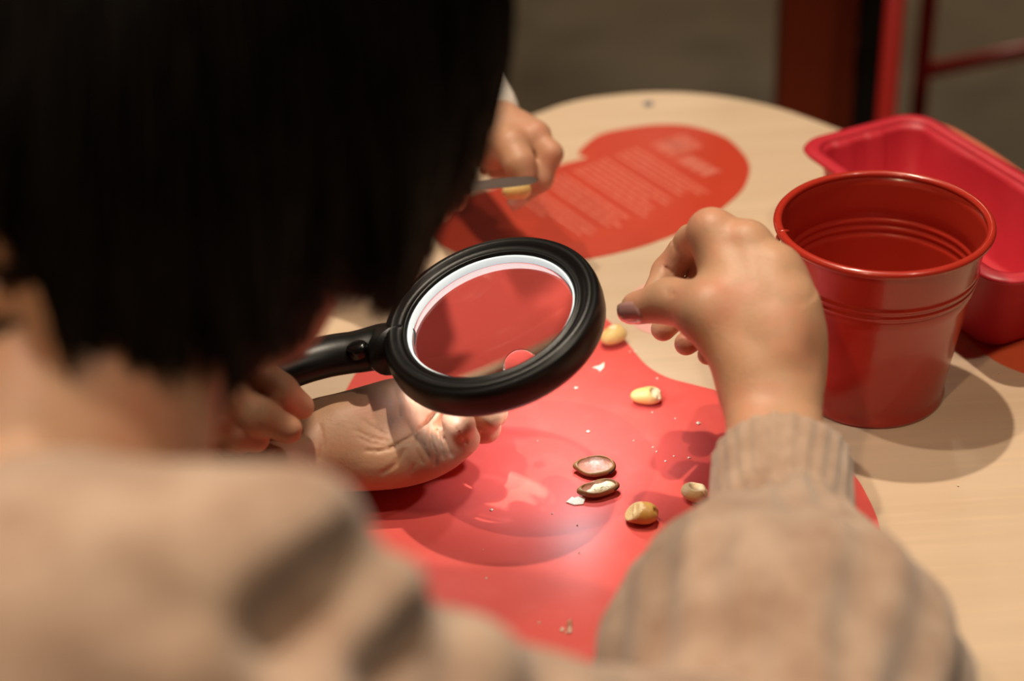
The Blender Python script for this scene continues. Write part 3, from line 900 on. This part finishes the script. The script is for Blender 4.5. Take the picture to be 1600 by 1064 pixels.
for i in range(3200):                       # the sides turned away from the photograph
    th = rng.uniform(math.radians(35), math.radians(255)) + 0.12 * round(rng.normal())
    dirn = V(math.cos(th), math.sin(th), 0)
    if dirn @ FD > .86: continue
    tip = HC + dirn * rng.normal(.088, .006) + V(0, 0, -rng.normal(.080, .008))
    root = HC + V(0, 0, .128) + HU * .01 + dirn * .02 + rng.normal(0, .006, 3)
    m1 = HC + dirn * .138 + V(0, 0, .075) + rng.normal(0, .003, 3)
    m2 = HC * .35 + tip * .65 + dirn * .042; m2[2] = HC[2] * .45 + tip[2] * .55
    tt = np.linspace(0, 1, SEG)[:, None]
    pts = (1 - tt) ** 3 * root + 3 * (1 - tt) ** 2 * tt * m1 + 3 * (1 - tt) * tt ** 2 * m2 + tt ** 3 * tip
    r = .0008 * (1 - .75 * tt ** 3)
    a = nrm(np.cross(tip - root, dirn + V(.3, .1, .2))); b = nrm(np.cross(a, tip - root))
    vv.append(np.stack([pts + a * r, pts - a * r * .5 + b * r * .87, pts - a * r * .5 - b * r * .87], 1).reshape(-1, 3))
NS = len(vv)
base = np.array([[k * 3 + j, k * 3 + (j + 1) % 3, (k + 1) * 3 + (j + 1) % 3, (k + 1) * 3 + j] for k in range(SEG - 1) for j in range(3)])
sv = np.concatenate(vv)
sf = (base[None] + (np.arange(NS) * SEG * 3)[:, None, None]).reshape(-1, 4)
# loose locks that swing out to the left across the neck
vv = []
for (x0, y0, x1, y1, n_) in ((190, 300, -40, 352, 70), (200, 380, -40, 418, 60), (200, 450, -40, 508, 60), (230, 500, 60, 602, 130), (160, 330, -40, 300, 60)):
    for i in range(n_):
        a0 = P(x0 + rng.normal(0, 14), y0 + rng.normal(0, 14), .49 + rng.normal(0, .004))
        a1 = P((x0 + x1) / 2 + rng.normal(0, 5), (y0 + y1) / 2 + 34 + rng.normal(0, 8), .475 + rng.normal(0, .003))
        a2 = P(x1 + rng.normal(0, 4), y1 + rng.normal(0, 9), .470 + rng.normal(0, .003))
        tt = np.linspace(0, 1, SEG)[:, None]
        pts = (1 - tt) ** 2 * a0 + 2 * (1 - tt) * tt * a1 + tt ** 2 * a2
        r = .0006 * (1 - .7 * tt ** 3)
        a = nrm(np.cross(a2 - a0, FWD)); b = nrm(np.cross(a, a2 - a0))
        vv.append(np.stack([pts + a * r, pts - a * r * .5 + b * r * .87, pts - a * r * .5 - b * r * .87], 1).reshape(-1, 3))
sv2 = np.concatenate(vv)
sf2 = (base[None] + (np.arange(len(vv)) * SEG * 3)[:, None, None]).reshape(-1, 4)
v, f = join([(vh, fh), (sv, sf), (sv2, sf2)])
o = centred('hair', netmesh('hair', v, f), 'hair', p1)
o['label'] = 'nearly black chin-length bob'

# ---------------- simple figures of the two other people, of whom the photograph shows only hands
def torso(par, neck, hips, sh_l, sh_r, face, clothm, skinm, hands_parts, arms, hc=None):
    """head + neck + hands as one skin mesh, a top with sleeves, hair, trousers"""
    face = nrm(face); hu = nrm(V(0, 0, 1) - face * face[2]); hr = np.cross(face, hu)
    if hc is None: hc = neck + V(0, 0, .125) + face * .03
    Fd = Field(np.minimum(hc - .16, neck - .09), np.maximum(hc + .16, neck + .09), .006)
    Fd.ell(hc + hu * .015, (face, hr, hu), (.088, .072, .095), .01)
    Fd.cone(hc + face * .025 - hu * .03, hc + face * .045 - hu * .075, .055, .028, .03)
    Fd.cone(hc + face * .084, hc + face * .103 - hu * .026, .007, .011, .012)
    for s_ in (-1, 1):
        Fd.ell(hc + face * .076 + hr * .029 * s_ + hu * .006, (face, hr, hu), (.011, .012, .009), .002)
        Fd.ell(hc + hr * .073 * s_ - hu * .01, (face, hr, hu), (.017, .008, .028), .006)
    Fd.ell(hc + face * .084 - hu * .05, (face, hr, hu), (.008, .02, .006), .006)
    Fd.cone(hc - face * .03 - hu * .03, neck - V(0, 0, .02), .045, .046, .02)
    v, f = Fd.nets(); v = relax(v, f, 2)
    pts = [neck] + [q for a in arms for q in a]
    Fa = Field(*bounds(*pts, m=.05), .006)
    for a in arms:
        Fa.cone(neck - V(0, 0, .03), a[0], .036, .022, .02); Fa.cone(a[0], a[1], .022, .016, .01); Fa.cone(a[1], a[2], .016, .017, .01)
    va, fa = Fa.nets()
    v, f = join([(v, f), (relax(va, fa, 1), fa)] + hands_parts)
    b_ = centred('body', netmesh('body', v, f), skinm, par)
    pts = [neck, hips, sh_l, sh_r] + [q for a in arms for q in a]
    Fs = Field(*bounds(*pts, m=.13), .006)
    Fs.cone(neck - V(0, 0, .07), hips, .085, .105, .04)
    Fs.cone(sh_l, sh_r, .052, .052, .04)
    for a in arms:
        Fs.cone(a[0], a[1], .046, .036, .02); Fs.cone(a[1], a[2], .036, .027, .015)
    v, f = Fs.nets(); centred('jumper', netmesh('jumper', relax(v, f, 2), f), clothm, par)
    Fs = Field(np.array([hips[0] - .2, hips[1] - .2, 0.0]), np.array([hips[0] + .2, hips[1] + .2, hips[2] + .12]), .008)
    Fs.cone(hips - hr * .05, hips + hr * .05, .095, .095, .03)
    for s_ in (-1, 1):
        q = hips + hr * .065 * s_
        Fs.cone(q, V(q[0], q[1], .05), .078, .045, .02)
        Fs.cone(V(q[0], q[1], .04), V(q[0], q[1], .034) + face * V(1, 1, 0) * .10, .036, .030, .01)
    v, f = Fs.nets(); centred('trousers', netmesh('trousers', relax(v, f, 2), f), 'trousers', par)
    Fh = Field(hc - .17, hc + .17, .006)
    Fh.ell(hc + hu * .022 - face * .014, (face, hr, hu), (.096, .084, .102), .01)
    Fh.cone(hc - face * .04, hc - face * .045 - hu * .07, .070, .05, .02)
    Fh.cone(hc + face * .10 + hu * .01, hc + face * .11 - hu * .1, .058, .07, .02, 'sub')
    v, f = Fh.nets(); centred('hair', netmesh('hair', relax(v, f, 2), f), 'hair', par)
    return b_

# the one who holds the magnifier, hidden behind the dark bob
HW = PT(262, 505, .125)
HE = V(-.33, .875, T + .11)
hm = [PT(345, 528, .100), PT(316, 562, .098), PT(300, 600, .090), PT(292, 632, .080)]
hfn = [[PT(391, 574, .090), PT(438, 611, .081), PT(470, 635, .068)],
       [PT(352, 613, .088), PT(405, 650, .077), PT(450, 671, .069)],
       [PT(336, 650, .078), PT(370, 677, .068), PT(400, 686, .063)],
       [PT(316, 676, .066), PT(342, 699, .057), PT(366, 703, .055)]]
ht = [PT(310, 512, .100), PT(362, 520, .078), PT(400, 536, .070), PT(424, 547, .066)]
Fd = Field(*bounds(HW, *hm, *ht, *[q for ch in hfn for q in ch], HW + (HE - HW) * .35, m=.035), .0012)
hand(Fd, HW, hm, hfn, ht, 1.14, .012, .020)
Fd.cone(HW, HW + (HE - HW) * .40, .020, .024, .012)
for ch in hfn:
    Fd.ell(ch[0] - FWD * .002, (RIGHT, UP, FWD), (.0088, .0088, .0085), .006)
Fd.groove([([(440, 598), (428, 622)], 1, .8), ([(446, 602), (434, 626)], 1, .7), ([(410, 636), (400, 660)], 1, .8), ([(416, 640), (406, 664)], 1, .7), ([(374, 664), (368, 686)], 1, .6)], 1.6, .0008)
v, f = Fd.nets(); hp_ = (relax(v, f, 1, .4), f)
p2 = empty('person', (-.68, .80, 0), 'person hidden behind the dark bob whose fingers grip the magnifier handle', 'person')
torso(p2, V(-.335, .765, T + .225), V(-.70, .80, .50), V(-.41, .66, T + .175), V(-.40, .86, T + .175), V(.75, -.15, -.62), 'dark_cloth', 'skin',
      [hp_], [(V(-.40, .87, T + .165), HE, HW + (HE - HW) * .30), (V(-.41, .66, T + .165), V(-.46, .60, T + .08), V(-.42, .66, T + .045))], V(-.190, .745, T + .275))

# the one across the table with knife and nut
KW = PT(770, 212, .085)
KE = KW + V(-.075, .20, .04)
km = [PT(836, 213, .092), PT(818, 208, .088), PT(800, 204, .080), PT(786, 205, .072)]
kf = [[PT(861, 240, .086), PT(846, 282, .072), PT(808, 312, .062)],
      [PT(850, 238, .074), PT(830, 272, .062), PT(800, 290, .058)],
      [PT(812, 240, .062), PT(790, 262, .054), PT(772, 268, .054)],
      [PT(786, 238, .056), PT(770, 258, .050), PT(756, 264, .050)]]
kt = [PT(768, 214, .090), PT(798, 228, .092), PT(812, 256, .086), PT(819, 276, .080)]
Fd = Field(*bounds(KW, *km, *kt, *[q for ch in kf for q in ch], KW + (KE - KW) * .4, m=.035), .0014)
hand(Fd, KW, km, kf, kt, .86, .012, .021)
Fd.cone(KW, KW + (KE - KW) * .45, .019, .023, .012)
v, f = Fd.nets(); k1 = (relax(v, f, 1, .4), f)
QW = PT(615, 250, .10)
QE = V(-.38, 1.12, T + .12)
qm = [PT(660, 272, .105), PT(650, 290, .095), PT(640, 308, .085), PT(632, 322, .075)]
qf = [[PT(692, 272, .098), PT(716, 286, .085), PT(724, 294, .08)],
      [PT(690, 298, .090), PT(712, 306, .076), PT(716, 316, .066)],
      [PT(676, 318, .082), PT(690, 324, .068), PT(693, 334, .058)],
      [PT(660, 335, .070), PT(668, 340, .058), PT(670, 346, .050)]]
qt = [PT(640, 262, .115), PT(672, 262, .115), PT(696, 268, .105), PT(716, 278, .096)]
Fd = Field(*bounds(QW, *qm, *qt, *[q for ch in qf for q in ch], QW + (QE - QW) * .4, m=.035), .0016)
hand(Fd, QW, qm, qf, qt, .84, .012, .021)
Fd.cone(QW, QW + (QE - QW) * .45, .019, .023, .012)
v, f = Fd.nets(); k2 = (relax(v, f, 1, .4), f)
p3 = empty('person', (-.30, 1.36, 0), 'person across the table in a white cuff cutting a nut with a small knife', 'person')
b3 = torso(p3, V(-.30, 1.36, T + .36), V(-.31, 1.42, .52), V(-.17, 1.38, T + .28), V(-.43, 1.34, T + .28), V(.25, -.85, -.35), 'white_cloth', 'skin_far',
           [k1, k2], [(V(-.17, 1.38, T + .27), KE, KW + (KE - KW) * .10), (V(-.43, 1.34, T + .27), QE, QW + (QE - QW) * .25)], None)
nail(kt[3], kt[2], -FWD + UP * .2, 'nail_plain', b3, .8)
nail(kf[0][2], kf[0][1], -FWD * .8 - UP * .3, 'nail_plain', b3, .85)

# paring knife and the nut it cuts
kn = empty('paring_knife', PT(750, 292, .075), 'small grey knife in the far person\'s hand', 'knife')
k0, k1_ = PT(722, 292, .100), PT(841, 281, .100)
kd = nrm(k1_ - k0); kwd = nrm(UP * .8 + FWD * .35 - kd * (kd @ (UP * .8 + FWD * .35)))
v, f = [], []
nk = np.cross(kd, kwd)
for t_, wdt in ((0, .0026), (.3, .0029), (.6, .0032), (.85, .0028), (.95, .0019), (1, .0004)):
    c = k0 + (k1_ - k0) * t_
    v += [c + kwd * wdt + nk * .0006, c - kwd * wdt, c + kwd * wdt - nk * .0006]
for i in range(5):
    for j in range(3):
        f.append((i * 3 + j, i * 3 + (j + 1) % 3, (i + 1) * 3 + (j + 1) % 3, (i + 1) * 3 + j))
f.append((0, 1, 2)); f.append((17, 16, 15))
me = mesh('blade', v, f, False)
bm = bmesh.new(); bm.from_mesh(me); bmesh.ops.recalc_face_normals(bm, faces=bm.faces); bm.to_mesh(me); bm.free()
link('blade', me, 'steel', kn)
link('handle', tube('handle', [k0 + kd * .004, k0 - kd * .02, k0 - kd * .05, k0 - kd * .075, k0 - kd * .08], [.0045, .0065, .0075, .007, .004], 14, .7, nk), 'black_gloss', kn)

# ------------------------------------------------------------------ nuts, shells and crumbs
def kernel(name, x, y, L, W, Hh, rot, m, label, cut=None, m2='nut_inner', tilt=0.0, group='peeled nuts on the red sticker', h0=0.0, bite=None):
    c = PT(x, y, Hh + h0)
    e = V(math.cos(rot), math.sin(rot), 0); g = V(-math.sin(rot), math.cos(rot), 0); zz = V(0, 0, 1)
    e = nrm(e + zz * tilt)
    zz = np.cross(e, g)
    Fd = Field(c - max(L, W) - .006, c + max(L, W) + .006, .0006)
    Fd.ell(c, (e, g, zz), (L, W, Hh), .001)
    Fd.ell(c + e * L * .5 + g * W * .1, (e, g, zz), (L * .56, W * .86, Hh * .92), .004)
    # seam of the two halves
    Fd.cone(c + e * L * .95 + zz * Hh * .5, c + e * L * 1.2, .0012, .0012, .0015, 'sub')
    if cut is not None:
        q, nn = cut
        cc = c + e * q[0] * L + g * q[1] * W + zz * q[2] * Hh
        nv = nrm(e * nn[0] + g * nn[1] + zz * nn[2])
        Fd.cone(cc + nv * .03, cc + nv * .0301, .03, .03, .0006, 'sub')
        Fd.cone(cc + g * W * .6, cc - g * W * .6, .0009, .0006, .001, 'add')
    if bite is not None:
        for q, r in bite:
            Fd.ell(c + e * q[0] * L + g * q[1] * W + zz * q[2] * Hh, (e, g, zz), (r, r, r * .7), .001, 'sub')
    v, f = Fd.nets(); v = relax(v, f, 1, .4)
    v[:, 2] += T + .0006 + h0 - v[:, 2].min() if h0 == 0 else 0
    o = centred(name, netmesh(name, v, f), [m, m2])
    if cut is not None or bite is not None:
        me = o.data
        org = np.array(o.location)
        for p_ in me.polygons:
            ctr = np.array(p_.center) + org
            ins = False
            if cut is not None:
                ins |= np.linalg.norm(ctr - cc - nv * .03) < .0309 and (np.array(p_.normal) @ nv) > .3
            if bite is not None:
                for q, r in bite:
                    ins |= np.linalg.norm(ctr - (c + e * q[0] * L + g * q[1] * W + zz * q[2] * Hh)) < r * 1.12
            if ins: p_.material_index = 1
    return tag(o, label, 'nut', group)
kernel('nut_kernel', 957, 527, .0082, .0062, .0050, .55, 'nut', 'yellow nut kernel at the sticker edge beside the magnifier ring', bite=[((.15, .2, 1.2), .0022)], m2='nut_flesh')
kernel('nut_kernel', 1008, 621, .0085, .0052, .0045, -.10, 'nut', 'yellow oval nut kernel with one broken end, alone in mid sticker', bite=[((.75, -.2, .9), .0034), ((1.15, -.5, .3), .003)], m2='nut_flesh')
kernel('nut_kernel', 996, 804, .0096, .0060, .0050, -.22, 'nut_brown', 'brownish nut with one half sliced flat, nearest the sleeve', cut=((-.15, 0, .35), (-.75, -.15, .65)))
o = kernel('nut_kernel', 1083, 771, .0066, .0054, .0046, -.5, 'nut_inner', 'cupped pale nut piece beside the sweater cuff', bite=[((.3, .3, 1.0), .0046), ((1.2, .9, .6), .0035)], m2='nut_flesh')
o = kernel('nut_piece', 806, 297, .0085, .006, .0055, .2, 'nut', 'yellow nut under the knife blade in the far hand', h0=.076, group='nuts being peeled')
def shell(x, y, L, W, Hh, rot, label, flesh=False, tilt=0.0):
    th = empty('nut_shell', PT(x, y), label, 'shell', 'brown nut shells')
    c = PT(x, y, Hh * .95)
    e = V(math.cos(rot), math.sin(rot), 0); g = V(-math.sin(rot), math.cos(rot), 0); zz = V(0, 0, 1)
    g = nrm(g + zz * tilt); zz = np.cross(e, g)
    Fd = Field(c - L - .006, c + L + .006, .00045)
    Fd.ell(c, (e, g, zz), (L, W, Hh * 1.15), .001)
    Fd.cone(c - e * L * .7, c - e * L * 1.05, W * .35, .0012, .004)
    # hollow it and open the top
    Fd.ell(c + zz * .0008 - e * .0004, (e, g, zz), (L - .0011, W - .0010, Hh * 1.15 - .0008), .0006, 'sub')
    top = c + zz * (Hh * .34)
    Fd.ell(top + zz * .02 - e * .001, (e, g, zz), (.034, .024, .0200), .0008, 'sub')
    v, f = Fd.nets(); v = relax(v, f, 1, .4)
    v = v + g[None] * (np.sin((v - c) @ e * 420) * .0003)[:, None]
    v[:, 2] += T + .0006 - v[:, 2].min()
    me = netmesh('husk', v, f)
    o = centred('husk', me, ['shell_out', 'shell_in'], th)
    org = np.array(o.matrix_world.translation)
    cz = c[2]
    for p_ in me.polygons:
        ctr = np.array(p_.center) + org - c
        q = (((ctr - zz * .0008) @ e) / (L - .0006)) ** 2 + ((ctr @ g) / (W - .0006)) ** 2 + (((ctr - zz * .0008) @ zz) / (Hh * 1.15 - .0003)) ** 2
        if q < 1.0 and p_.normal.z > -.2: p_.material_index = 1
    # dark end rim
    a0 = [c + e * L * .98 * math.cos(t_) + g * W * .98 * math.sin(t_) + zz * Hh * .30 for t_ in np.linspace(-.85, .85, 12)]
    link('rim', tube('rim', a0, [.0003] + [.0007] * 10 + [.0003], 6), 'black_gloss', th)['label'] = 'blackened rim at the blunt end'
    if flesh:
        Fd = Field(c - L - .004, c + L + .004, .0005)
        Fd.ell(c + e * L * .22 + zz * Hh * .30, (nrm(e + g * .2), g, zz), (L * .58, W * .66, Hh * .75), .002)
        Fd.ell(c - e * L * .25 + zz * Hh * .15 - g * W * .25, (nrm(e - g * .2), g, zz), (L * .55, W * .34, Hh * .5), .002)
        Fd.ell(c + e * L * .1 + g * W * .5 + zz * Hh * .9, (e, g, zz), (.0028, .002, .002), .001, 'sub')
        v, f = Fd.nets()
        v = relax(v, f, 1, .4); v += (rng.normal(0, 1, v.shape) * .00012)
        centred('kernel', netmesh('kernel', v, f), 'nut_flesh', th)['label'] = 'creamy kernel left in the shell'
    return th
shell(931, 731, .0104, .0074, .0034, -.06, 'empty brown shell half, the upper of the two shells', tilt=.12)
shell(937, 765, .0104, .0056, .0038, .20, 'brown shell half still holding creamy kernel, the lower of two', True)
def flake(x, y, s, m, label, sh_, name='nut_flake'):
    c = PT(x, y, .0007)
    n_ = len(sh_)
    v = [c + V(a * s, b * s, hh * s) for a, b, hh in sh_]
    ctr = np.mean(v, 0) + V(0, 0, .0009)
    v2 = [q - V(0, 0, .0006) for q in v]
    allv = v + v2 + [ctr]
    f = [(i, (i + 1) % n_, 2 * n_) for i in range(n_)] + [((i + 1) % n_, i, n_ + i, n_ + (i + 1) % n_) for i in range(n_)] + [tuple(range(2 * n_ - 1, n_ - 1, -1))]
    me = mesh(name, allv, f, False)
    bm = bmesh.new(); bm.from_mesh(me); bmesh.ops.recalc_face_normals(bm, faces=bm.faces); bm.to_mesh(me); bm.free()
    o = centred(name, me, m)
    o.location.z = T + .0005
    return tag(o, label, 'flake', 'flakes broken off the nuts')
flake(936, 576, .0036, 'flake_white', 'white jagged flake near the magnifier ring', [(-1, .1, .2), (-.3, .5, .1), (.1, .3, .3), (1, 1.2, .3), (.8, -.1, .2), (.1, -.9, 0), (-.3, -.2, .1)])
flake(900, 785, .0052, 'flake_white', 'pale pointed flake below the two brown shells', [(-1, .1, .0), (-.35, .5, .3), (-.2, .35, .2), (.3, .4, .4), (.95, .25, .2), (.7, -.4, 0), (-.2, -.45, 0)])
flake(888, 981, .0030, 'shell_in', 'tiny brown peel sliver near the bottom sleeve', [(-.4, -1.2, 0), (-.1, 1.1, .2), (.5, 1.6, .4), (.7, .2, .2), (.5, -1.2, 0)])
flake(878, 984, .0014, 'flake_white', 'tiny white chip beside the brown peel sliver', [(-.8, -.6, 0), (0, .9, .2), (.9, .1, .2), (.3, -.9, 0)])
# loose crumbs
v, f = [], []
for (x, y, s) in [(900, 608, .0011), (919, 676, .0011), (1091, 663, .0012), (1019, 646, .0007), (1027, 593, .0008), (1020, 700, .0006), (1026, 707, .0006), (1040, 722, .0007), (1053, 714, .0006), (1076, 717, .0009), (768, 798, .0009), (984, 551, .0007), (993, 551, .0007),
                  (843, 975, .0008), (884, 990, .0006), (760, 905, .0006), (863, 804, .0007), (902, 822, .0006), (840, 690, .0005), (1055, 655, .0005), (905, 865, .0006), (990, 690, .0005), (755, 860, .0005), (1530, 455, .0009), (1497, 760, .0006), (1560, 585, .0006)]:
    c = PT(x, y, 0) + V(0, 0, .0004 + s * .5)
    i = len(v)
    for d in ((1, 0, 0), (0, 1, 0), (-1, 0, 0), (0, -1, 0), (0, 0, .8), (0, 0, -.5)):
        v.append(c + V(*d) * s * random.uniform(.7, 1.3))
    for a, b in ((0, 1), (1, 2), (2, 3), (3, 0)): f += [(i + a, i + b, i + 4), (i + b, i + a, i + 5)]
o = centred('nut_crumbs', mesh('nut_crumbs', v, f, False), 'flake_white')
tag(o, 'tiny pale nut crumbs scattered over the red sticker', 'crumbs', kind='stuff')
def pin(x, y, label, m):
    c = PT(x, y)
    o = link('screw_cap', lathe('screw_cap', [(0, .0016), (.0030, .0014), (.0042, .0004), (.0042, 0)], 20, (V(0, 0, 0), V(1, 0, 0), V(0, 1, 0), V(0, 0, 1)), False), m)
    o.location = (c[0], c[1], T)
    return tag(o, label, 'screw cap', 'screw caps in the table top')
pin(1013, 163, 'small dark dot of a screw cap near the far table edge', 'pin_grey')
pin(491, 500, 'small dark screw cap in the wood just above the magnifier handle', 'pin_grey')

# ------------------------------------------------------------------ background: post and red metal stool
a = PY(1219, 90, 1.62)[0]; b = PY(1337, 90, 1.62)[0]; c = PY(1384, 90, 1.66)[0]
po = empty('display_post', ((a + b) / 2, 1.64, 0), 'dark orange upright board with a side coloured as shade behind the table', 'post')
link('front_board', box('front_board', (a, 1.62, 0), (b, 1.65, 2.1), .002), 'post_orange', po)
link('shaded_side', box('shaded_side', (b + .0005, 1.63, 0), (c, 1.69, 2.1), .002), 'post_shaded', po)  # side turned from the light, its shade given as a near-black colour
la = PY(1392, 90, 1.52); lb = PY(1443, 90, 1.74)
st = empty('stool', (la[0] + .17, 1.75, 0), 'red tubular metal stool standing on the floor behind the loaf pan', 'stool')
hgt = .74
far = V(.30, .14, 0)
A_ = V(la[0], la[1], 0); B_ = V(lb[0], lb[1], 0)
bar = PY(1428, 113, 1.74); bar2 = PT(1600, 78, bar[2] - T)
dirb = nrm(V(bar2[0] - bar[0], bar2[1] - bar[1], 0))
C_ = B_ + dirb * .33; D_ = A_ + dirb * .33
for q in (A_, B_, C_, D_):
    link('leg', tube('leg', [q + V(0, 0, .0), q + V(0, 0, .012), q + V(0, 0, .02), q + V(0, 0, hgt)], [.013, .013, .0098, .0098], 16), 'chair_red', st)
zb = bar[2]; zb2 = zb + (bar2[2] - bar[2]) / np.linalg.norm((bar2 - bar)[:2]) * .33
for a_, b_, z0, z1 in ((B_, C_, zb, zb), (A_, D_, zb + .22, zb + .22), (A_, B_, zb + .25, zb + .25), (D_, C_, zb + .25, zb + .25)):
    link('rung', tube('rung', [a_ + V(0, 0, z0), b_ + V(0, 0, z1)], .0092, 14), 'chair_red', st)
ctr = (A_ + B_ + C_ + D_) / 4
sq = [ctr + (q - ctr) * 1.08 for q in (A_, B_, C_, D_)]
link('seat', slab('seat', spline(sq, 10) if False else sq, hgt, hgt + .02, bevel=.004), 'chair_red', st)

# light bent by the lens reaches the table and the palm
lens.cycles.is_caustics_caster = True
for o in bpy.data.objects:
    if o.type == 'LIGHT' and o.name.startswith('ceiling_spot'): o.data.cycles.is_caustics_light = True
    if o.name.startswith(('table_sticker', 'tabletop', 'body', 'sweater')): o.cycles.is_caustics_receiver = True
